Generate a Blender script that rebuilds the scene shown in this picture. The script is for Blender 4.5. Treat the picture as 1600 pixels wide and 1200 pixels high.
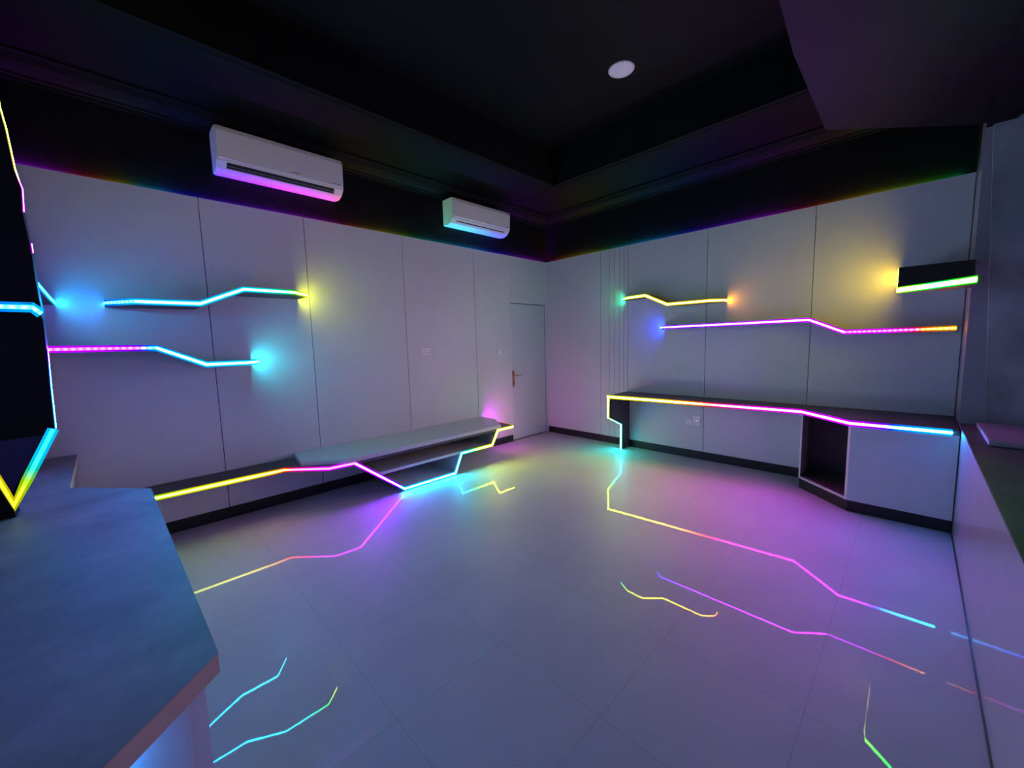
import bpy, bmesh, math, random, colorsys
from mathutils import Vector, Matrix
random.seed(4)
S = bpy.context.scene
for o in list(bpy.data.objects):
    bpy.data.objects.remove(o)
C = S.collection

# ------------------------------------------------------------ camera, world, exposure
cam_d = bpy.data.cameras.new('camera')
cam_d.sensor_fit = 'HORIZONTAL'; cam_d.sensor_width = 36.0
cam_d.lens = 619.386 / 1600 * 36.0
cam_d.clip_start = 0.02
cam = bpy.data.objects.new('camera', cam_d); C.objects.link(cam)
yaw, pitch, roll = math.radians(45.49192), math.radians(-5.99275), math.radians(-1.4881)
fw = Vector((math.cos(pitch)*math.cos(yaw), math.cos(pitch)*math.sin(yaw), math.sin(pitch)))
rt = Vector((math.sin(yaw), -math.cos(yaw), 0)); up = rt.cross(fw)
r2 = rt*math.cos(roll) + up*math.sin(roll); u2 = -rt*math.sin(roll) + up*math.cos(roll)
M = Matrix((r2, u2, -fw)).transposed().to_4x4()
M.translation = Vector((-5.0816, -4.3045, 1.5222))
cam.matrix_world = M
S.camera = cam

W = bpy.data.worlds.new('world'); S.world = W; W.use_nodes = True
W.node_tree.nodes['Background'].inputs[0].default_value = (0.45, 0.48, 1.0, 1)
W.node_tree.nodes['Background'].inputs[1].default_value = 0.3
S.view_settings.view_transform = 'Standard'
S.view_settings.look = 'None'
S.view_settings.exposure = 0.0
S.view_settings.gamma = 1.0
S.view_settings.use_curve_mapping = False
GAIN = 12.5          # one factor for every LED strip in the room

# ------------------------------------------------------------ materials
def mat(name, col, rough=0.5, spec=0.5, noise=0.0, nscale=6.0, bump=0.0, metal=0.0, coat=0.0, coat_rough=0.03, stretch=(1,1,1)):
    m = bpy.data.materials.new(name); m.use_nodes = True
    nt = m.node_tree; b = nt.nodes['Principled BSDF']
    b.inputs['Base Color'].default_value = (*col, 1)
    b.inputs['Roughness'].default_value = rough
    b.inputs['Specular IOR Level'].default_value = spec
    b.inputs['Metallic'].default_value = metal
    b.inputs['Coat Weight'].default_value = coat
    b.inputs['Coat Roughness'].default_value = coat_rough
    if noise or bump:
        tc = nt.nodes.new('ShaderNodeTexCoord'); mp = nt.nodes.new('ShaderNodeMapping')
        mp.inputs['Scale'].default_value = stretch
        nz = nt.nodes.new('ShaderNodeTexNoise'); nz.inputs['Scale'].default_value = nscale
        nz.inputs['Detail'].default_value = 6; nz.inputs['Roughness'].default_value = 0.62
        nt.links.new(tc.outputs['Object'], mp.inputs[0]); nt.links.new(mp.outputs[0], nz.inputs['Vector'])
        if noise:
            rp = nt.nodes.new('ShaderNodeValToRGB')
            rp.color_ramp.elements[0].position = 0.3; rp.color_ramp.elements[1].position = 0.7
            rp.color_ramp.elements[0].color = (*[c*(1-noise) for c in col], 1)
            rp.color_ramp.elements[1].color = (*[min(1, c*(1+noise)) for c in col], 1)
            nt.links.new(nz.outputs['Fac'], rp.inputs[0]); nt.links.new(rp.outputs[0], b.inputs['Base Color'])
        if bump:
            bp = nt.nodes.new('ShaderNodeBump'); bp.inputs['Strength'].default_value = bump
            bp.inputs['Distance'].default_value = 0.004
            nt.links.new(nz.outputs['Fac'], bp.inputs['Height']); nt.links.new(bp.outputs[0], b.inputs['Normal'])
    return m

M_PANEL = mat('pale_laminate_panel', (0.65, 0.64, 0.67), 0.42, 0.35, 0.03, 1.7)
M_BLACK = mat('black_wall_paint', (0.006, 0.006, 0.008), 0.6, 0.12, 0.2, 3)
M_CEIL = mat('black_ceiling_paint', (0.0045, 0.0055, 0.006), 0.65, 0.12, 0.15, 3)
M_PLINTH = mat('black_skirting', (0.015, 0.014, 0.014), 0.35, 0.4, 0.2, 8)
M_DARK = mat('dark_brown_laminate', (0.080, 0.066, 0.068), 0.45, 0.4, 0.2, 5)
M_WHITE = mat('white_laminate', (0.62, 0.62, 0.64), 0.4, 0.4, 0.03, 3)
M_STONE = mat('grey_stone_top', (0.27, 0.275, 0.29), 0.5, 0.35, 0.3, 3.5, 0.25)
M_EDGE = mat('brown_edge_band', (0.52, 0.38, 0.32), 0.5, 0.35, 0.1, 8)
M_CAB = mat('counter_carcass', (0.50, 0.53, 0.58), 0.45, 0.4, 0.06, 4)
M_GREY = mat('grey_plaster', (0.36, 0.37, 0.38), 0.8, 0.2, 0.15, 3.5, 0.2)
M_ROUGH = mat('stained_grey_plaster', (0.34, 0.34, 0.35), 0.85, 0.2, 0.35, 2.2, 0.3)
M_SILL = mat('dark_sill', (0.11, 0.115, 0.11), 0.5, 0.4, 0.3, 3)
M_AC = mat('white_plastic', (0.80, 0.79, 0.77), 0.35, 0.45, 0.015, 2)
M_SLOT = mat('dark_plastic', (0.02, 0.02, 0.024), 0.4, 0.4, 0.1, 8)
M_VANE = mat('grey_vane_plastic', (0.30, 0.30, 0.32), 0.4, 0.4, 0.05, 8)
M_COPPER = mat('copper_handle', (0.62, 0.27, 0.18), 0.3, 0.5, 0.1, 12, 0, 0.9)
M_HOLE = mat('socket_hole', (0.02, 0.02, 0.02), 0.6, 0.3, 0.1, 10)
M_LAMP = mat('white_diffuser', (0.80, 0.80, 0.82), 0.45, 0.4, 0.02, 6)
M_GLOSS = mat('gloss_black_panel', (0.006, 0.006, 0.010), 0.35, 0.15, 0.15, 4)
M_DOOR = mat('door_laminate', (0.60, 0.60, 0.63), 0.42, 0.35, 0.03, 1.7)
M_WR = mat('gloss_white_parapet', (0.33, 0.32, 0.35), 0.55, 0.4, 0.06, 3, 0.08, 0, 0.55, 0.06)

def floor_material():
    m = bpy.data.materials.new('glazed_floor_tile'); m.use_nodes = True
    nt = m.node_tree; N = nt.nodes; L = nt.links; b = N['Principled BSDF']
    tc = N.new('ShaderNodeTexCoord'); sp = N.new('ShaderNodeSeparateXYZ'); L.new(tc.outputs['Object'], sp.inputs[0])
    def mth(op, a, bb=None, clamp=False):
        n = N.new('ShaderNodeMath'); n.operation = op; n.use_clamp = clamp
        for i, v in enumerate((a, bb)):
            if v is None: continue
            if isinstance(v, (int, float)): n.inputs[i].default_value = v
            else: L.new(v, n.inputs[i])
        return n.outputs[0]
    T = 0.583
    ux = mth('DIVIDE', mth('ADD', sp.outputs[0], 2.08), T); uy = mth('DIVIDE', mth('ADD', sp.outputs[1], 2.905), T)
    def line(u):
        f = mth('FRACT', u); d = mth('ABSOLUTE', mth('SUBTRACT', f, 0.5)); return mth('GREATER_THAN', d, 0.5 - 0.0028)
    grout = mth('MAXIMUM', line(ux), line(uy))
    cx = N.new('ShaderNodeCombineXYZ'); L.new(mth('FLOOR', ux), cx.inputs[0]); L.new(mth('FLOOR', uy), cx.inputs[1])
    wn = N.new('ShaderNodeTexWhiteNoise'); wn.noise_dimensions = '3D'; L.new(cx.outputs[0], wn.inputs['Vector'])
    # each tile lies a hair out of level
    vs = N.new('ShaderNodeVectorMath'); vs.operation = 'SUBTRACT'; L.new(wn.outputs['Color'], vs.inputs[0]); vs.inputs[1].default_value = (0.5, 0.5, 0.5)
    vm = N.new('ShaderNodeVectorMath'); vm.operation = 'MULTIPLY'; L.new(vs.outputs[0], vm.inputs[0]); vm.inputs[1].default_value = (0.0015, 0.0015, 0)
    ge = N.new('ShaderNodeNewGeometry')
    va = N.new('ShaderNodeVectorMath'); va.operation = 'ADD'; L.new(ge.outputs['Normal'], va.inputs[0]); L.new(vm.outputs[0], va.inputs[1])
    vn = N.new('ShaderNodeVectorMath'); vn.operation = 'NORMALIZE'; L.new(va.outputs[0], vn.inputs[0])
    L.new(vn.outputs[0], b.inputs['Coat Normal'])
    nz = N.new('ShaderNodeTexNoise'); nz.inputs['Scale'].default_value = 1.6; nz.inputs['Detail'].default_value = 5
    L.new(tc.outputs['Object'], nz.inputs['Vector'])
    rp = N.new('ShaderNodeValToRGB'); rp.color_ramp.elements[0].position = 0.3; rp.color_ramp.elements[1].position = 0.72
    rp.color_ramp.elements[0].color = (0.43, 0.435, 0.46, 1); rp.color_ramp.elements[1].color = (0.50, 0.505, 0.53, 1)
    L.new(nz.outputs['Fac'], rp.inputs[0])
    mx = N.new('ShaderNodeMix'); mx.data_type = 'RGBA'; L.new(mth('MULTIPLY', grout, 0.35), mx.inputs[0])
    L.new(rp.outputs[0], mx.inputs[6]); mx.inputs[7].default_value = (0.15, 0.15, 0.16, 1)
    L.new(mx.outputs[2], b.inputs['Base Color'])
    b.inputs['Roughness'].default_value = 0.5; b.inputs['Specular IOR Level'].default_value = 0.3
    b.inputs['Coat Weight'].default_value = 0.22; b.inputs['Coat Roughness'].default_value = 0.012; b.inputs['Coat IOR'].default_value = 1.5
    return m
M_FLOOR = floor_material()

def led_material(name, strength, white, dots=False):
    m = bpy.data.materials.new(name); m.use_nodes = True
    nt = m.node_tree; nt.nodes.clear()
    out = nt.nodes.new('ShaderNodeOutputMaterial'); em = nt.nodes.new('ShaderNodeEmission')
    at = nt.nodes.new('ShaderNodeAttribute'); at.attribute_name = 'led'
    mx = nt.nodes.new('ShaderNodeMix'); mx.data_type = 'RGBA'; mx.inputs[0].default_value = white
    mx.inputs[7].default_value = (1, 1, 1, 1)
    nt.links.new(at.outputs['Color'], mx.inputs[6]); nt.links.new(mx.outputs[2], em.inputs[0])
    em.inputs[1].default_value = strength * GAIN
    if dots:   # single diodes show along the strip, 17 mm apart
        a2 = nt.nodes.new('ShaderNodeAttribute'); a2.attribute_name = 'run'
        def mth(op, a, v):
            n = nt.nodes.new('ShaderNodeMath'); n.operation = op; nt.links.new(a, n.inputs[0]); n.inputs[1].default_value = v; return n.outputs[0]
        s = mth('SINE', mth('MULTIPLY', a2.outputs['Fac'], 2*math.pi/0.034), 0)
        k = mth('MULTIPLY', mth('ADD', mth('MULTIPLY', s, 0.6), 1.0), strength * GAIN)
        nt.links.new(k, em.inputs[1])
    nt.links.new(em.outputs[0], out.inputs[0])
    return m
M_CORE = led_material('led_core', 9.0, 0.016)
M_DOTS = led_material('led_diodes', 2.4, 0.015, True)
M_HALO = led_material('led_halo', 0.055, 0.0)  # dim emissive band standing in for the bloom around each strip
M_COVE = led_material('led_cove', 5.0, 0.0)
M_MID = led_material('led_mid_core', 2.6, 0.02)
M_SOFT = led_material('led_soft_core', 0.14, 0.03)
M_SOFTHALO = led_material('led_soft_halo', 0.05, 0.0)  # same painted bloom, for the strip on the black panel's point
M_BDOTS = led_material('led_bright_diodes', 4.5, 0.010, True)
M_PILOT = bpy.data.materials.new('pilot_light'); M_PILOT.use_nodes = True
_b = M_PILOT.node_tree.nodes['Principled BSDF']; _b.inputs['Emission Color'].default_value = (0.7, 0.85, 1, 1); _b.inputs['Emission Strength'].default_value = 4

# ------------------------------------------------------------ helpers
def link(name, bm, m, parent=None):
    me = bpy.data.meshes.new(name); bmesh.ops.recalc_face_normals(bm, faces=bm.faces[:]); bm.to_mesh(me); bm.free()
    for k in (m if isinstance(m, (list, tuple)) else [m]): me.materials.append(k)
    o = bpy.data.objects.new(name, me); C.objects.link(o)
    if parent is not None:
        o.parent = parent
        p = parent.matrix_world if parent.parent is None else None
        o.matrix_parent_inverse = Matrix.Identity(4)
        base = Vector((0, 0, 0)); q = parent
        while q is not None: base += q.location; q = q.parent
        me.transform(Matrix.Translation(-base))
    return o
def tag(o, label, cat, group=None):
    o['label'] = label; o['category'] = cat
    if group: o['group'] = group
    return o
def thing(name, loc, label, cat, group=None):
    o = bpy.data.objects.new(name, None); C.objects.link(o); o.location = loc; o.empty_display_size = 0.1
    return tag(o, label, cat, group)
def struct(name, bm, m):
    o = link(name, bm, m); o['kind'] = 'structure'; return o
def box(bm, a, b, mi=0, bev=0.0):
    x0, x1 = sorted((a[0], b[0])); y0, y1 = sorted((a[1], b[1])); z0, z1 = sorted((a[2], b[2]))
    vs = [bm.verts.new(p) for p in ((x0,y0,z0),(x1,y0,z0),(x1,y1,z0),(x0,y1,z0),(x0,y0,z1),(x1,y0,z1),(x1,y1,z1),(x0,y1,z1))]
    fs = [bm.faces.new([vs[i] for i in f]) for f in ((3,2,1,0),(4,5,6,7),(0,1,5,4),(1,2,6,5),(2,3,7,6),(3,0,4,7))]
    for f in fs: f.material_index = mi
    if bev:
        es = {e for f in fs for e in f.edges}
        bmesh.ops.bevel(bm, geom=list(es), offset=bev, segments=2, profile=0.5, affect='EDGES')
    return bm
def B(*a, **k):
    return box(bmesh.new(), *a, **k)
def loft(bm, rings, mi=0, cap=True, closed=True):
    R = [[bm.verts.new(p) for p in r] for r in rings]
    n = len(R[0])
    for a, b in zip(R, R[1:]):
        for i in range(n if closed else n-1):
            f = bm.faces.new((a[i], a[(i+1) % n], b[(i+1) % n], b[i])); f.material_index = mi
    if cap:
        for r in (R[0], R[-1]):
            f = bm.faces.new(r); f.material_index = mi
    return bm
def prism(bm, pts, axis, v0, v1, mi=0):
    """2-D polygon pushed along axis. axis 'y': pts are (x,z); 'x': (y,z); 'z': (x,y)"""
    def p(q, v):
        return {'x': (v, q[0], q[1]), 'y': (q[0], v, q[1]), 'z': (q[0], q[1], v)}[axis]
    return loft(bm, [[p(q, v0) for q in pts], [p(q, v1) for q in pts]], mi)
def hue(h, v=1.0):
    h %= 360
    if 150 < h < 225: h -= 9*min(1, (225-h)/15)*min(1, (h-150)/10)
    r, g, b = colorsys.hsv_to_rgb((h % 360)/360.0, 1.0, v)
    return r*0.98, g*0.88, b*2.0      # the diodes' blue is the strongest
def lerp_hue(a, b, t):
    d = (b - a + 180) % 360 - 180
    return a + d*t
def strip(name, pts, parent, core_mat=None, n=None, b=None, ch=0.044, co=0.017, start=0.0, halo=True, halo_mat=None, th=0.008):
    """LED strip along pts [(xyz, hue)]. n: constant outward normal; b: constant cross direction (default up).
    A low sleeve and the bright core standing on it; returns the sleeve object with the core as its child."""
    P = [Vector(p[0]) for p in pts]; H = [p[1] for p in pts]
    segs = []
    for i in range(len(P)-1):
        t = (P[i+1]-P[i]).normalized()
        if n is not None:
            nn = Vector(n[i] if isinstance(n, list) else n); bb = nn.cross(t).normalized()
        else:
            bb = Vector(b if b is not None else (0, 0, 1)); nn = t.cross(bb).normalized(); bb = nn.cross(t).normalized()
            if b is not None: nn = nn
        segs.append((t, nn.normalized(), bb))
    def miter(a, c): return (a + c) / max(0.35, 1 + a.dot(c))
    fr = []
    for i in range(len(P)):
        s0 = segs[max(0, i-1)]; s1 = segs[min(len(segs)-1, i)]
        fr.append((miter(s0[1], s1[1]), miter(s0[2], s1[2])))
    stations = []; run = start
    for i in range(len(P)-1):
        Ls = (P[i+1]-P[i]).length; k = max(1, int(Ls/0.04))
        for j in range(k + (1 if i == len(P)-2 else 0)):
            t = j/k
            stations.append((P[i].lerp(P[i+1], t), fr[i][0].lerp(fr[i+1][0], t), fr[i][1].lerp(fr[i+1][1], t), lerp_hue(H[i], H[i+1], t), run + Ls*t))
        run += Ls
    def make(nm, h, u0, u1, m, par):
        bm = bmesh.new(); cl = bm.verts.layers.float_color.new('led'); rl = bm.verts.layers.float.new('run')
        rings = []
        for p, nn, bb, hh, r in stations:
            ring = []
            for u, v in ((u0, -h/2), (u1*0.7+u0*0.3, -h/2), (u1, -h*0.28), (u1, h*0.28), (u1*0.7+u0*0.3, h/2), (u0, h/2)):
                vt = bm.verts.new(p + nn*u + bb*v); c = hue(hh); vt[cl] = (*c, 1); vt[rl] = r; ring.append(vt)
            rings.append(ring)
        for a, c in zip(rings, rings[1:]):
            for i in range(6): bm.faces.new((a[i], a[(i+1) % 6], c[(i+1) % 6], c[i]))
        bm.faces.new(rings[0]); bm.faces.new(rings[-1])
        return link(nm, bm, m, par)
    if halo:
        sl = make(name, ch, 0.0005, 0.0025, halo_mat or M_HALO, parent)
        make('led_core', co, 0.0027, 0.0045, core_mat or M_CORE, sl)
        return sl
    return make(name, co, 0.0005, th, core_mat or M_CORE, parent)
def board(bm, st, th, place, mi=0):
    """flat board bent along its run. st: (run, z of mid, depth). place(run, depth, z) -> xyz"""
    rings = []
    for s, z, d in st:
        rings.append([place(s, 0.0, z+th/2), place(s, d, z+th/2), place(s, d, z-th/2), place(s, 0.0, z-th/2)])
    return loft(bm, rings, mi)

HB = 2.8          # top of the pale panelling
RX, LY = -5.75, -4.578
# ------------------------------------------------------------ floor, walls, ceiling
struct('floor', B((RX-0.1, -5.6, -0.06), (0.2, 0.2, 0)), M_FLOOR)
struct('wall_left', B((RX-0.1, 0.035, 0), (0.2, 0.16, 3.95)), M_BLACK)
struct('wall_back', B((0.035, -4.62, 0), (0.2, 0.035, 3.95)), M_BLACK)
struct('wall_front', B((RX-0.12, -5.6, 0), (RX, 0.035, 3.95)), M_BLACK)
# right wall: parapet, jamb and the reveal behind it, all pale; head above
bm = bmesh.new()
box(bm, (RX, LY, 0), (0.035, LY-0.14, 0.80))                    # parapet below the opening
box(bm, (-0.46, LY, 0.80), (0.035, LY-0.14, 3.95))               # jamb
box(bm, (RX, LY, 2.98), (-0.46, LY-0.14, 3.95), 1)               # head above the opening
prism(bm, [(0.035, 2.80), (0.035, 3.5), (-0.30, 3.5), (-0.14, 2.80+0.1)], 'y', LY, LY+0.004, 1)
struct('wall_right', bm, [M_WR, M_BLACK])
# deep reveal beyond the opening
bm = bmesh.new()
box(bm, (-0.46, LY-0.14, 0.0), (0.0, -5.5, 3.4))
box(bm, (-3.05, -5.5, 0), (0.0, -5.6, 3.4)); box(bm, (RX, -5.5, 0), (-3.05, -5.6, 0.8)); box(bm, (RX, -5.5, 3.0), (-3.05, -5.6, 3.4))  # unseen outer wall, left open at one end to add ambient sky light
struct('wall_reveal', bm, M_GREY)
bm = bmesh.new()
prism(bm, [(-4.708, 0.80), (-5.5, 0.80), (-5.5, 3.2), (-4.60, 3.2)], 'x', -0.462, -0.50)
struct('trim_1', bm, M_ROUGH)
struct('trim_2', B((RX, LY-0.003, 0.801), (-0.46, -5.5, 0.803)), M_SILL)
struct('sill_slab_1', B((-1.28, -4.66, 0.804), (-0.56, -5.4, 0.836), bev=0.006), M_GREY)  # thin grey slab lying on the sill beside the jamb

# pale panelling on the left wall, with open joints and the doorway cut out
bm = bmesh.new()
DX0, DX1, DZ = -0.840, -0.067, 2.105
seams = [RX, -4.495, -3.674, -2.606, -1.529]
g = 0.0028
for a, b_ in zip(seams, seams[1:]):
    box(bm, (a+g, 0, 0.0), (b_-g, 0.014, HB))
box(bm, (-1.529+g, 0, 0), (DX0-0.0015, 0.014, HB))
box(bm, (DX0, 0, DZ+0.010), (DX1+0.014, 0.014, HB))
box(bm, (DX1+0.014, 0, 0), (0.0, 0.014, HB))
box(bm, (RX, 0.015, 2.70), (0.014, 0.0349, HB-0.014)); box(bm, (RX, 0.0141, 2.70), (0.014, 0.0165, HB-0.0005))
struct('trim_3', bm, M_PANEL)
# panelling on the back wall, a fluted strip near the corner
bm = bmesh.new()
ys = [0.0, -1.032]
box(bm, (0, 0.014, 0), (0.014, -1.032+g, HB))
fl = [-1.032, -1.175, -1.259, -1.341, -1.411, -1.470]
for a, b_ in zip(fl, fl[1:]):
    box(bm, (0, a-0.0022, 0), (0.014, b_+0.0022, HB))
for a, b_ in ((-1.470, -2.509), (-2.509, -3.536), (-3.536, LY+0.001)):
    box(bm, (0, a-g, 0), (0.014, b_+g, HB))
box(bm, (0.015, 0.014, 2.70), (0.0349, LY+0.001, HB-0.014)); box(bm, (0.0141, 0.014, 2.70), (0.0165, LY+0.001, HB-0.0005))
struct('trim_4', bm, M_PANEL)
bm = bmesh.new(); box(bm, (RX, -0.002, 0), (RX+0.03, LY, HB)); struct('trim_5', bm, M_PANEL)

# skirting
struct('baseboard_left', B((RX, 0, 0), (DX0-0.02, -0.012, 0.10)), M_PLINTH)
bm = bmesh.new(); box(bm, (0, -0.013, 0), (-0.012, -1.46, 0.10)); box(bm, (0, -1.51, 0), (-0.012, -3.52, 0.10))
struct('baseboard_back', bm, M_PLINTH)
struct('baseboard_right', B((RX, LY, 0), (-0.76, LY+0.006, 0.012)), M_PLINTH)

# ceiling: lowered border, cornice, raised tray
bm = bmesh.new()
X0, X1, Y0, Y1 = RX+0.12, -0.95, LY+0.75, -0.955
for a, b_ in (((RX, 0.035), (0.035, Y1)), ((RX, Y0), (0.035, LY)), ((RX, Y0), (X0, Y1)), ((X1, Y0), (0.035, Y1))):
    box(bm, (a[0], a[1], 3.5), (b_[0], b_[1], 3.95))
box(bm, (RX-0.1, -5.6, 3.9), (0.2, 0.2, 4.0))
box(bm, (RX, LY-0.14, 3.4), (0.035, -5.6, 3.5))
struct('ceiling', bm, M_CEIL)
def cornice(bm, prof, path):
    rings = []
    for i, (px, py) in enumerate(path):
        a = Vector(path[max(0, i-1)]); b_ = Vector(path[i]); c = Vector(path[min(len(path)-1, i+1)])
        def nrm(u, v):
            d = (v-u).normalized(); return Vector((d.y, -d.x))
        ns = []
        if i > 0: ns.append(nrm(a, b_))
        if i < len(path)-1: ns.append(nrm(b_, c))
        n_ = ns[0] if len(ns) == 1 else (ns[0]+ns[1])/(1+ns[0].dot(ns[1]))
        rings.append([(px+n_.x*d, py+n_.y*d, z) for d, z in prof])
    loft(bm, rings)
bm = bmesh.new()
crown = [(0, 3.35), (0.018, 3.35), (0.022, 3.372), (0.034, 3.378), (0.036, 3.392), (0.062, 3.408), (0.10, 3.44), (0.125, 3.478), (0.15, 3.482), (0.15, 3.502), (0, 3.502)]
cornice(bm, crown, [(RX, 0.035), (0.035, 0.035), (0.035, LY)])
inner = [(0, 3.502), (0, 3.478), (0.07, 3.478), (0.085, 3.492), (0.12, 3.494), (0.12, 3.502)]
cornice(bm, inner, [(X0, Y1+0.12), (X1+0.12, Y1+0.12), (X1+0.12, Y0)])
struct('trim_6', bm, M_CEIL)
# lowered box over the opening, with a cut corner
bm = bmesh.new()
prism(bm, [(-3.4, LY), (-3.4, -3.83), (-2.41, -3.765), (-1.279, -3.758), (-0.507, -4.535), (-0.507, -4.577), (-0.507, LY-0.14), (-0.56, LY-0.9), (-3.4, LY-0.9)], 'z', 3.0, 3.5)
struct('trim_7', bm, M_BLACK)

# door
bm = B((DX0+0.001, 0.004, 0.016), (DX1, 0.030, DZ)); d = struct('door_1', bm, M_DOOR)
bm = bmesh.new()
cx, cz = -0.815, 0.965
for s in (0,):
    pts = []
    for i in range(24):
        a = 2*math.pi*i/24
        pts.append((cx + 0.019*math.cos(a), cz + (0.105 if math.sin(a) > 0 else -0.105) + 0.025*math.sin(a)))
    loft(bm, [[(x, 0.004, z) for x, z in pts], [(x, -0.006, z) for x, z in pts], [(cx+(x-cx)*0.75, -0.010, cz+(z-cz)*0.96) for x, z in pts]])
plate = link('handle_plate', bm, M_COPPER, d)
def tube(bm, pts, rad, n=10):
    rings = []
    for i, p in enumerate(pts):
        p = Vector(p); t = (Vector(pts[min(i+1, len(pts)-1)]) - Vector(pts[max(i-1, 0)])).normalized()
        u = t.cross(Vector((0, 0, 1)));  u = u.normalized() if u.length > 1e-3 else Vector((1, 0, 0)); v = u.cross(t)
        r = rad[i] if isinstance(rad, list) else rad
        rings.append([p + (u*math.cos(2*math.pi*k/n) + v*math.sin(2*math.pi*k/n))*r for k in range(n)])
    return loft(bm, rings)
bm = tube(bmesh.new(), [(cx, -0.008, 1.02), (cx, -0.035, 1.02), (cx+0.008, -0.048, 1.02), (cx+0.05, -0.050, 1.016), (cx+0.10, -0.050, 1.018), (cx+0.145, -0.048, 1.024)], [0.010, 0.009, 0.010, 0.009, 0.008, 0.006])
link('door_handle', bm, M_COPPER, d)
bm = tube(bmesh.new(), [(cx, -0.009, 0.90), (cx, -0.016, 0.90)], 0.011); link('keyhole', bm, M_HOLE, d)

# ------------------------------------------------------------ recessed ceiling light
t = thing('ceiling_light', (-1.694, -2.341, 3.9), 'round white recessed ceiling light, unlit, in the black ceiling', 'ceiling light')
def disc_ring(bm, prof, c, n=48):
    loft(bm, [[(c[0]+r*math.cos(2*math.pi*k/n), c[1]+r*math.sin(2*math.pi*k/n), z) for k in range(n)] for r, z in prof])
bm = bmesh.new(); disc_ring(bm, [(0.112, 3.9), (0.112, 3.894), (0.104, 3.888), (0.096, 3.890), (0.095, 3.897)], (-1.694, -2.341)); link('trim_ring', bm, M_AC, t)
bm = bmesh.new(); disc_ring(bm, [(0.094, 3.897), (0.094, 3.893), (0.05, 3.8905), (0.01, 3.890)], (-1.694, -2.341)); link('diffuser', bm, M_LAMP, t)

# ------------------------------------------------------------ air conditioners
def aircon(x0, x1, zb, zt, label, open_vane):
    t = thing('air_conditioner', ((x0+x1)/2, 0.035, zb), label, 'air conditioner', 'wall air conditioners')
    yb = 0.034
    H = zt-zb
    body = [(yb, zb+0.012), (-0.05, zb), (-0.125, zb+0.022), (-0.172, zb+0.072), (-0.178, zb+0.10), (-0.186, zt-0.045), (-0.172, zt-0.012), (-0.14, zt), (yb, zt)]
    bm = bmesh.new()
    def ring(x, k):
        cy, czz = -0.06, (zb+zt)/2
        return [(x, cy+(y-cy)*k if y < yb else y, czz+(z-czz)*k) for y, z in body]
    loft(bm, [ring(x0, 0.93), ring(x0+0.006, 0.975), ring(x0+0.02, 1.0), ring(x1-0.02, 1.0), ring(x1-0.006, 0.975), ring(x1, 0.93)])
    link('body', bm, M_AC, t)
    # front panel, a shallow shell on the body
    fp = [(-0.1795, zb+0.088), (-0.189, zb+0.092), (-0.196, zt-0.055), (-0.184, zt-0.018), (-0.150, zt-0.003), (-0.15, zt-0.012), (-0.176, zt-0.03)]
    bm = bmesh.new(); loft(bm, [[(x, y, z) for y, z in fp] for x in (x0+0.014, x1-0.014)])
    pan = link('front_panel', bm, M_AC, t)
    cxx = (x0+x1)/2 + 0.08
    bm = B((cxx-0.035, -0.1895, zb+0.112), (cxx+0.035, -0.1915, zb+0.120)); link('badge', bm, M_VANE, pan)
    bm = B((x1-0.12, -0.1895, zb+0.106), (x1-0.035, -0.1915, zb+0.112)); link('display_mark', bm, M_VANE, pan)
    # outlet slot along the lower front, following the sloped face of the body
    a = Vector((0, -0.172, zb+0.072)); b_ = Vector((0, -0.125, zb+0.022)); dn = (b_-a).normalized(); out = Vector((0, dn.z, -dn.y)) if dn.z < 0 else Vector((0, -dn.z, dn.y))
    if out.y > 0: out = -out
    w = 0.046 if open_vane else 0.012
    def slab(s0, s1, h0, h1, xa, xb, nm, m):
        bm = bmesh.new(); q = []
        for s, h in ((s0, h0), (s1, h0), (s1, h1), (s0, h1)):
            p = a + dn*s + out*h; q.append((p.y, p.z))
        prism(bm, q, 'x', xa, xb); return link(nm, bm, m, t)
    s0 = 0.006 if open_vane else 0.026
    slab(s0, s0+w, -0.004, 0.0015, x0+0.07, x1-0.09, 'air_outlet', M_SLOT)
    if open_vane:
        slab(s0+w*0.55, s0+w*0.62, 0.002, 0.007, x0+0.075, x1-0.095, 'vane', M_VANE)
        slab(s0+w+0.001, s0+w+0.005, 0.0, 0.006, x0+0.07, x1-0.09, 'vane', M_VANE)
    else:
        slab(s0+w+0.001, s0+w+0.012, 0.0, 0.003, x0+0.07, x1-0.09, 'vane', M_AC)
aircon(-4.365, -3.325, 3.015, 3.375, 'white wall air conditioner with an open dark outlet, nearer and lit violet to pink below', True)
aircon(-1.975, -0.985, 3.015, 3.345, 'smaller looking white wall air conditioner near the corner, lit cyan to blue below', False)

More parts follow.
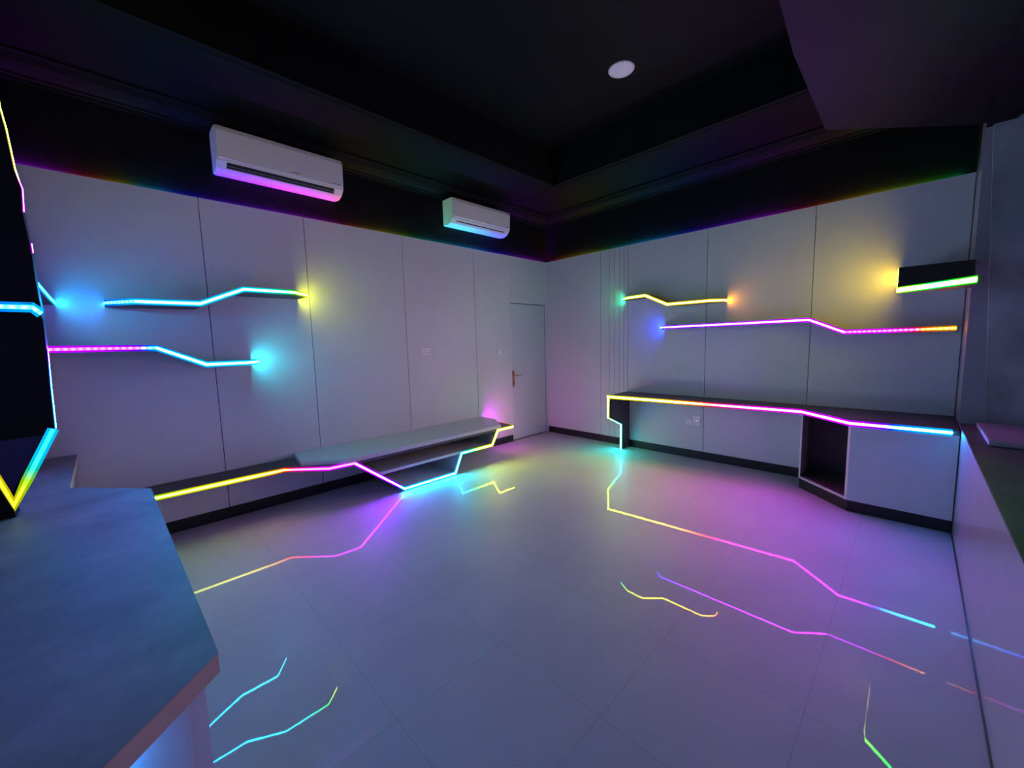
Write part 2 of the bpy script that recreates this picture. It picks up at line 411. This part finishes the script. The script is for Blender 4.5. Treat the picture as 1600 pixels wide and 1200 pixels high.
# ------------------------------------------------------------ sockets and switches
def face_plate(name, label, cat, plane, u, z, w, h, kind, group=None):
    """plane 'l': left wall (y=0), u=x ; 'b': back wall (x=0), u=y"""
    loc = (u, 0, z-h/2) if plane == 'l' else (0, u, z-h/2)
    t = thing(name, loc, label, cat, group)
    def bb(u0, u1, z0, z1, d0, d1, nm, m, par=t, bev=0.0):
        bm = B((u0, -d0, z0), (u1, -d1, z1), bev=bev) if plane == 'l' else B((-d0, u0, z0), (-d1, u1, z1), bev=bev)
        return link(nm, bm, m, par)
    p = bb(u-w/2, u+w/2, z-h/2, z+h/2, 0.0, 0.009, 'cover_plate', M_AC, bev=0.002)
    if kind == 'sockets':
        for k in (-1, 0, 1):
            for dx in (-0.008, 0.008):
                bb(u+k*0.043+dx-0.0018, u+k*0.043+dx+0.0018, z-0.020, z-0.006, 0.0092, 0.0098, 'socket_slot', M_HOLE)
            bb(u+k*0.043-0.006, u+k*0.043-0.003, z+0.008, z+0.020, 0.0092, 0.0098, 'socket_slot', M_HOLE)
    elif kind == 'switch':
        bb(u-w*0.36, u+w*0.36, z-h*0.36, z+h*0.36, 0.009, 0.012, 'rocker', M_AC, bev=0.001)
    elif kind == 'socket':
        for dx in (-0.009, 0.009):
            bb(u+dx-0.002, u+dx+0.002, z-0.030, z-0.014, 0.0092, 0.0098, 'socket_slot', M_HOLE)
        bb(u-0.004, u+0.004, z-0.006, z+0.000, 0.0092, 0.0115, 'pilot_light', M_PILOT)
    elif kind == 'blank':
        pass
face_plate('socket_plate', 'wide white triple socket plate on the left wall between two panel joints', 'socket', 'l', -2.361, 1.434, 0.146, 0.086, 'sockets')
face_plate('light_switch', 'small square white light switch on the wall left of the door', 'switch', 'l', -1.10, 1.387, 0.086, 0.086, 'switch')
face_plate('socket_plate', 'tall white socket under the desk with a lit pilot light', 'socket', 'b', -2.430, 0.487, 0.096, 0.130, 'socket')
face_plate('blank_plate', 'small pale blank plate left of the lit socket under the desk', 'wall plate', 'b', -2.335, 0.460, 0.086, 0.078, 'blank')

# ------------------------------------------------------------ strips on top of the panelling (hidden cove light)
def cove(loc, label, pts):
    t = thing('cove_light_strip', loc, label, 'light strip', 'strips on top of the wall panelling')
    strip('led_strip', pts, t, core_mat=M_COVE, b=None, n=(0, 0, 1), co=0.010, halo=False)
zc = HB-0.0135
cove((-3, 0.022, zc), 'colour-changing light strip on top of the left wall panelling, below the air conditioners',
     [((x, 0.024, zc), h) for x, h in ((-5.7, 285), (-5.35, 300), (-5.2, 350), (-5.05, 15), (-4.95, 60), (-4.85, 150), (-4.62, 235), (-4.3, 258), (-4.1, 275), (-3.8, 295), (-3.55, 318), (-3.35, 345), (-3.15, 375), (-2.82, 410), (-2.4, 485), (-1.94, 530), (-1.5, 555), (-1.2, 590), (-0.9, 610), (-0.6, 645), (-0.3, 665), (-0.05, 690))])
cove((0.022, -2, zc), 'colour-changing light strip on top of the back wall panelling, around the corner from the door',
     [((0.024, y, zc), h) for y, h in ((-0.02, -20), (-0.25, 20), (-0.6, 50), (-0.85, 75), (-1.15, 125), (-1.5, 165), (-1.8, 195), (-2.05, 215), (-2.3, 245), (-2.6, 265), (-2.9, 285), (-3.15, 315), (-3.35, 350), (-3.6, 375), (-3.85, 405), (-4.1, 440), (-4.35, 475), (-4.5, 490))])
cove((RX+0.012, -2.5, zc), 'unseen colour-changing light strip added on the panelling beyond the black panel',
     [((RX+0.012, y, zc), h) for y, h in ((-4.4, 60), (-3.4, 200), (-2.4, 270), (-1.4, 250), (-0.4, 260), (-0.05, 285))])  # unseen strip, added for extra light in the room

# ------------------------------------------------------------ shelves on the left wall
TH = 0.030
def PL(s, d, z): return (s, -d, z)          # left wall: run = x, depth towards -y
def PB(s, d, z): return (-d, s, z)          # back wall: run = y, depth towards -x
def shelf(label, st, place, cols, loc, th=TH, dots=None, group='floating zigzag shelves', ends=(True, True)):
    t = thing('floating_shelf', loc, label, 'shelf', group)
    bm = bmesh.new(); board(bm, st, th, place); link('board', bm, M_DARK, t)
    pts = [(place(s, d, z), h) for (s, z, d), h in zip(st, cols)]
    L0 = [(place(st[0][0], 0.004, st[0][1]), cols[0])] if ends[0] else []
    L1 = [(place(st[-1][0], 0.004, st[-1][1]), cols[-1])] if ends[1] else []
    allp = L0 + pts + L1
    return t, allp
def go(t, allp, flip=False, core=None, ch=0.044, co=0.017):
    # the cross product decides which side faces out; run the points so that it is the room side
    strip('led_strip', allp[::-1] if flip else allp, t, core_mat=core, ch=ch, co=co)

t, p = shelf('upper shelf on the left wall, zigzag edge glowing cyan then green', [(-5.125, 1.880, 0.18), (-4.972, 1.880, 0.40), (-4.60, 1.882, 0.40), (-4.307, 2.013, 0.40), (-3.925, 2.013, 0.40), (-3.785, 2.013, 0.26)], PL,
             [228, 200, 186, 170, 118, 72], (-4.5, 0, 1.88))
strip('led_strip', p[:3], t, core_mat=M_DOTS)
strip('led_strip', p[2:], t)
t, p = shelf('lower shelf on the left wall, zigzag edge glowing pink, blue then cyan', [(-5.745, 1.553, 0.43), (-5.15, 1.552, 0.43), (-4.98, 1.550, 0.43), (-4.885, 1.548, 0.43), (-4.606, 1.412, 0.43), (-4.335, 1.412, 0.43), (-4.224, 1.412, 0.265)], PL,
             [300, 286, 250, 214, 188, 178, 162], (-4.9, 0, 1.41), ends=(False, True))
strip('led_strip', p[:4], t, core_mat=M_DOTS)
strip('led_strip', p[3:], t)
t, p = shelf('upper shelf on the back wall, zigzag edge glowing yellow and orange', [(-1.434, 2.072, 0.09), (-1.592, 2.072, 0.195), (-1.826, 2.078, 0.195), (-2.114, 1.941, 0.195), (-2.62, 1.941, 0.195), (-2.735, 1.941, 0.09)], PB,
             [130, 85, 58, 54, 34, 22], (0, -2.1, 1.94))
go(t, p)
t, p = shelf('long lower shelf on the back wall, zigzag edge glowing white-violet, pink to orange', [(-2.00, 1.660, 0.12), (-2.075, 1.660, 0.185), (-3.0, 1.664, 0.185), (-3.55, 1.668, 0.185), (-3.824, 1.537, 0.185), (-4.10, 1.539, 0.185), (-4.25, 1.541, 0.185), (-4.37, 1.543, 0.185), (-4.535, 1.545, 0.185)], PB,
             [234, 248, 270, 294, 314, 312, 350, 368, 385], (0, -3.2, 1.54), ends=(True, False))
strip('led_strip', p[:6], t)
strip('led_strip', p[5:], t, core_mat=M_DOTS)

# shelf in the right corner: wraps out from the back wall along the opening, green edge
t = thing('corner_shelf', (0, -4.38, 1.83), 'short dark shelf in the right corner, its near edge glowing green', 'shelf')
st = [(0.0, 2.010, -4.18), (-0.66, 2.012, -4.18), (-0.86, 1.830, -4.185), (-0.966, 1.830, -4.197), (-1.116, 1.830, -4.354), (-1.345, 1.830, -4.548)]
bm = bmesh.new(); loft(bm, [[(x, -4.572, z+0.016), (x, y, z+0.016), (x, y, z-0.016), (x, -4.572, z-0.016)] for x, z, y in st]); link('board', bm, M_DARK, t)
pts = [((x, y, z), h) for (x, z, y), h in zip(st, (40, 56, 78, 108, 122, 118))]
strip('led_strip', pts[:4], t, halo=False, co=0.014, th=0.0015)
strip('led_strip', pts[3:], t, ch=0.05, co=0.03)

# ------------------------------------------------------------ shelf on the far end wall, running to the left wall
t = thing('end_wall_shelf', (RX+0.03, -0.6, 1.88), 'short cyan-blue edged shelf end showing just right of the black panel', 'shelf')
bm = bmesh.new(); loft(bm, [[(RX+0.03, y, z+0.015), (x, y, z+0.015), (x, y, z-0.015), (RX+0.03, y, z-0.015)] for x, y, z in ((-5.376, -0.004, 1.884), (-5.352, -1.32, 1.892))]); link('board', bm, M_DARK, t)
strip('led_strip', [((-5.352, -1.32, 1.892), 222), ((-5.355, -1.05, 1.891), 215), ((-5.37, -0.4, 1.887), 190), ((-5.376, -0.004, 1.884), 182)], t, core_mat=M_DOTS)

# ------------------------------------------------------------ bench on the left wall
t = thing('wall_bench', (-3.3, 0, 0), 'long low zigzag bench on the left wall with a rainbow lit edge', 'bench')
Z1 = 0.420
bm = bmesh.new()
loft(bm, [[(x, 0, Z1+0.016), (x, y, Z1+0.016), (x, y, Z1-0.016), (x, 0, Z1-0.016)] for x, y in ((-5.30, -0.33), (-4.109, -0.327), (-3.817, -0.607), (-3.59, -0.627), (-1.745, -0.627), (-1.47, -0.627))])
link('seat_board', bm, M_DARK, t)
# bent panel that dips to the floor and steps back up
prof = [(-3.62, 0.414), (-3.586, 0.418), (-3.086, 0.026), (-2.428, 0.026), (-2.33, 0.242), (-1.846, 0.242), (-1.745, 0.412), (-1.70, 0.413)]
def thick(pts, w):
    out1, out2 = [], []
    V = [Vector((x, z)) for x, z in pts]
    for i, v in enumerate(V):
        ns = []
        if i > 0: d_ = (v-V[i-1]).normalized(); ns.append(Vector((-d_.y, d_.x)))
        if i < len(V)-1: d_ = (V[i+1]-v).normalized(); ns.append(Vector((-d_.y, d_.x)))
        n_ = ns[0] if len(ns) == 1 else (ns[0]+ns[1])/(1+ns[0].dot(ns[1]))
        out1.append(tuple(v+n_*w/2)); out2.append(tuple(v-n_*w/2))
    return out1, out2
o1, o2 = thick(prof, 0.028)
bm = bmesh.new(); loft(bm, [[(a[0], -0.627, a[1]), (a[0], 0, a[1]), (b_[0], 0, b_[1]), (b_[0], -0.627, b_[1])] for a, b_ in zip(o1, o2)])
link('folded_panel', bm, M_WHITE, t)
bm = B((-3.36, -0.004, 0.236), (-2.33, -0.620, 0.266)); link('lower_shelf', bm, M_WHITE, t)
strip('led_strip', [((-5.30, -0.33, Z1), 125), ((-5.0, -0.33, Z1), 98), ((-4.8, -0.33, Z1), 72), ((-4.4, -0.33, Z1), 55), ((-4.22, -0.33, Z1), 30), ((-4.109, -0.327, Z1), 5), ((-3.95, -0.4795, Z1), -18), ((-3.817, -0.607, Z1), -45), ((-3.586, -0.629, Z1), -68)], t, core_mat=M_MID)
strip('led_strip', [((-3.586, -0.628, 0.418), 292), ((-3.35, -0.628, 0.233), 275), ((-3.15, -0.628, 0.076), 245), ((-3.086, -0.628, 0.026), 205), ((-2.95, -0.628, 0.026), 194), ((-2.428, -0.628, 0.026), 184), ((-2.33, -0.628, 0.242), 166), ((-2.10, -0.628, 0.242), 110), ((-1.846, -0.628, 0.242), 70), ((-1.745, -0.628, 0.414), 60), ((-1.472, -0.628, 0.414), 56)], t, n=(0, -1, 0))
strip('led_strip', [((-1.470, -0.62, Z1), 56), ((-1.470, -0.3, Z1), 330), ((-1.470, -0.01, Z1), 308)], t)
# white slab laid on the bench
bm = bmesh.new()
prism(bm, [(-3.93, -0.002), (-1.47, -0.002), (-1.485, -0.30), (-1.70, -0.645), (-3.66, -0.645), (-3.985, -0.385)], 'z', 0.4375, 0.4785)
bmesh.ops.bevel(bm, geom=[e for e in bm.edges if abs(e.verts[0].co.z-e.verts[1].co.z) < 1e-5 and e.verts[0].co.z > 0.45], offset=0.003, segments=2, affect='EDGES')
tag(link('bench_slab', bm, M_WHITE), 'pale slab with cut corners lying on top of the low bench', 'slab')

# ------------------------------------------------------------ desk on the back wall
t = thing('wall_desk', (0, -3.0, 0), 'long dark desk on the back wall, front edge glowing yellow through pink to blue', 'desk')
ZD = 0.772
bm = bmesh.new()
loft(bm, [[(-0.001, y, ZD+0.018), (x, y, ZD+0.018), (x, y, ZD-0.018), (-0.001, y, ZD-0.018)] for x, y in ((-0.530, -1.470), (-0.375, -3.557), (-0.764, -3.953), (-0.750, -4.570))])
link('desktop', bm, M_DARK, t)
leg = [(-0.002, ZD-0.019), (-0.528, ZD-0.019), (-0.538, 0.495), (-0.207, 0.351), (-0.207, 0.0), (-0.002, 0.0)]
bm = bmesh.new(); prism(bm, leg, 'y', -1.472, -1.506); link('side_panel', bm, M_DARK, t)
strip('led_strip', [((-0.530, -1.470, ZD), 70), ((-0.503, -1.8, ZD), 57), ((-0.48, -2.1, ZD), 46), ((-0.462, -2.4, ZD), 28), ((-0.452, -2.55, ZD), 8), ((-0.428, -2.85, ZD), -5), ((-0.408, -3.1, ZD), -22), ((-0.375, -3.557, ZD), -38), ((-0.600, -3.79, ZD), -52), ((-0.764, -3.953, ZD), -68), ((-0.760, -4.12, ZD), -96), ((-0.757, -4.25, ZD), -138), ((-0.752, -4.535, ZD), -164)], t, ch=0.052, co=0.020)
strip('led_strip', [((-0.207, -1.489, 0.004), 164), ((-0.207, -1.489, 0.351), 158), ((-0.539, -1.489, 0.495), 105), ((-0.530, -1.489, ZD-0.01), 72)], t, b=(0, 1, 0), ch=0.036, co=0.020)
# cupboard under the right end of the desk
t = thing('desk_cupboard', (-0.36, -4.05, 0), 'pale cupboard under the desk with one open slanted cell beside a closed front', 'cupboard')
zt = ZD-0.019
bm = bmesh.new()
prism(bm, [(-0.001, -3.553), (-0.345, -3.553), (-0.372, -3.571), (-0.001, -3.571)], 'z', 0.10, zt)
prism(bm, [(-0.001, -3.945), (-0.728, -3.945), (-0.746, -3.963), (-0.001, -3.963)], 'z', 0.10, zt)
prism(bm, [(-0.001, -3.553), (-0.352, -3.553), (-0.746, -3.963), (-0.001, -3.963)], 'z', 0.10, 0.118)
link('carcass', bm, M_WHITE, t)
bm = bmesh.new(); prism(bm, [(-0.003, -3.572), (-0.012, -3.572), (-0.012, -3.944), (-0.003, -3.944)], 'z', 0.119, zt); link('back_panel', bm, M_DARK, t)
bm = bmesh.new(); prism(bm, [(-0.013, -3.572), (-0.345, -3.572), (-0.712, -3.9445), (-0.013, -3.9445)], 'z', 0.119, 0.122)
prism(bm, [(-0.013, -3.9445), (-0.700, -3.9445), (-0.700, -3.941), (-0.013, -3.941)], 'z', 0.122, zt); link('inner_lining', bm, M_DARK, t)
link('front_panel', B((-0.746, -3.964, 0.10), (-0.728, -4.572, zt)), M_WHITE, t)
bm = bmesh.new(); prism(bm, [(-0.001, -3.560), (-0.340, -3.560), (-0.735, -3.966), (-0.735, -4.572), (-0.001, -4.572)], 'z', 0.0, 0.099); link('plinth', bm, M_PLINTH, t)

# ------------------------------------------------------------ counter in the left foreground
t = thing('counter', (-5.3, -2.2, 0), 'large grey stone-topped counter in the left foreground, scratched, with cut corners', 'counter')
ZT = 0.785
top = [(-5.37, -0.015), (-5.345, -1.06), (-5.026, -1.43), (-4.976, -3.145), (-5.60, -3.72), (RX+0.032, -3.72), (RX+0.032, -0.015)]
bm = bmesh.new(); prism(bm, top, 'z', ZT-0.003, ZT); link('stone_top', bm, M_STONE, t)
ins = [(x-0.001 if x > -5.6 else x, y) for x, y in top]
bm = bmesh.new(); prism(bm, ins, 'z', ZT-0.052, ZT-0.0032); link('edge_band', bm, M_EDGE, t)
body = [(-5.40, -0.02), (-5.385, -1.05), (-5.066, -1.42), (-5.008, -3.13), (-5.042, -3.16), (RX+0.033, -3.60), (RX+0.033, -0.02)]
bm = bmesh.new(); prism(bm, [(x, y) for x, y in body], 'z', 0.0, ZT-0.053); link('carcass', bm, M_CAB, t)
bm = bmesh.new(); prism(bm, [(-5.0415, -3.1615), (-5.052, -3.1700), (-5.70, -3.572), (-5.70, -3.555), (-5.052, -3.150), (-5.0415, -3.145)], 'z', 0.06, ZT-0.056); link('end_panel', bm, M_CAB, t)
strip('led_strip', [((-5.60, -3.700, ZT-0.053), 205), ((-5.12, -3.258, ZT-0.053), 208)], t, n=(0, 0, -1), ch=0.02, co=0.014, core_mat=M_MID)

# ------------------------------------------------------------ black standing panel at far left with lit edge
t = thing('standing_panel', (-5.5, -1.42, ZT), 'tall gloss black panel at the left edge, standing on the counter, outlined in light', 'panel')
out = [(-5.362, 3.40), (-5.358, 2.608), (-5.349, 2.518), (-5.341, 2.349), (-5.328, 2.268), (-5.334, 2.17), (-5.329, 2.065), (-5.325, 1.994), (-5.325, 1.862), (-5.320, 1.715), (-5.323, 1.549), (-5.329, 1.381), (-5.334, 1.169), (-5.489, 0.828), (-5.56, 1.14), (RX+0.032, 1.5), (RX+0.032, 3.40)]
bm = bmesh.new(); prism(bm, out, 'y', -1.44, -1.36); link('board', bm, M_GLOSS, t)
bm = bmesh.new(); prism(bm, [(-5.487, ZT+0.001), (-5.49, ZT+0.036), (-5.575, 1.14), (RX+0.033, 1.48), (RX+0.033, ZT+0.001)], 'y', -1.455, -1.345); link('foot', bm, M_GLOSS, t)
E1 = (1, 0, 0)
ym = -1.425
strip('led_strip', [((-5.362, ym, 3.2), 75), ((-5.358, ym, 2.608), 60), ((-5.349, ym, 2.518), 58), ((-5.341, ym, 2.349), 50), ((-5.334, ym, 2.30), 345), ((-5.328, ym, 2.268), 325), ((-5.334, ym, 2.17), 305)], t, b=(0, 1, 0), ch=0.02, co=0.010)
strip('led_strip', [((-5.325, ym, 2.03), 305), ((-5.325, ym, 1.99), 290)], t, b=(0, 1, 0), ch=0.02, co=0.010)
strip('led_strip', [((-5.323, ym, 1.549), 250), ((-5.329, ym, 1.381), 222), ((-5.334, ym, 1.169), 198)], t, b=(0, 1, 0), ch=0.02, co=0.010)
strip('led_strip', [((-5.338, -1.441, 1.169), 192), ((-5.40, -1.441, 1.033), 170), ((-5.44, -1.441, 0.944), 100), ((-5.489, -1.441, 0.838), 62), ((-5.56, -1.441, 1.13), 58)], t, n=(0, -1, 0), ch=0.038, co=0.016, core_mat=M_SOFT, halo_mat=M_SOFTHALO)
bm = bmesh.new(); prism(bm, [(-5.375, 1.145), (-5.489, 0.895), (-5.550, 1.140)], 'y', -1.4405, -1.445); link('lower_facet', bm, mat('panel_blue_light', (0.03, 0.025, 0.11), 0.4, 0.3, 0.2, 5), t)  # blue light on the panel's lower point put into this colour
# little shelf fixed on the face of that panel
t = thing('panel_shelf', (-5.5, -1.441, 1.73), 'small black shelf with blue dotted light, fixed to the face of the black panel', 'shelf')
bm = bmesh.new(); loft(bm, [[(x, -1.441, z+0.018), (x, y, z+0.018), (x, y, z-0.018), (x, -1.441, z-0.018)] for x, y, z in ((RX+0.04, -1.53, 1.732), (-5.339, -1.53, 1.732), (-5.318, -1.50, 1.706))]); link('board', bm, M_GLOSS, t)
strip('led_strip', [((RX+0.04, -1.53, 1.732), 226), ((-5.45, -1.53, 1.732), 224), ((-5.339, -1.53, 1.732), 205), ((-5.319, -1.502, 1.708), 192)], t, core_mat=M_BDOTS, n=[(0, -1, 0), (0, -1, 0), (0.5, -0.8, 0)], ch=0.044, co=0.016)
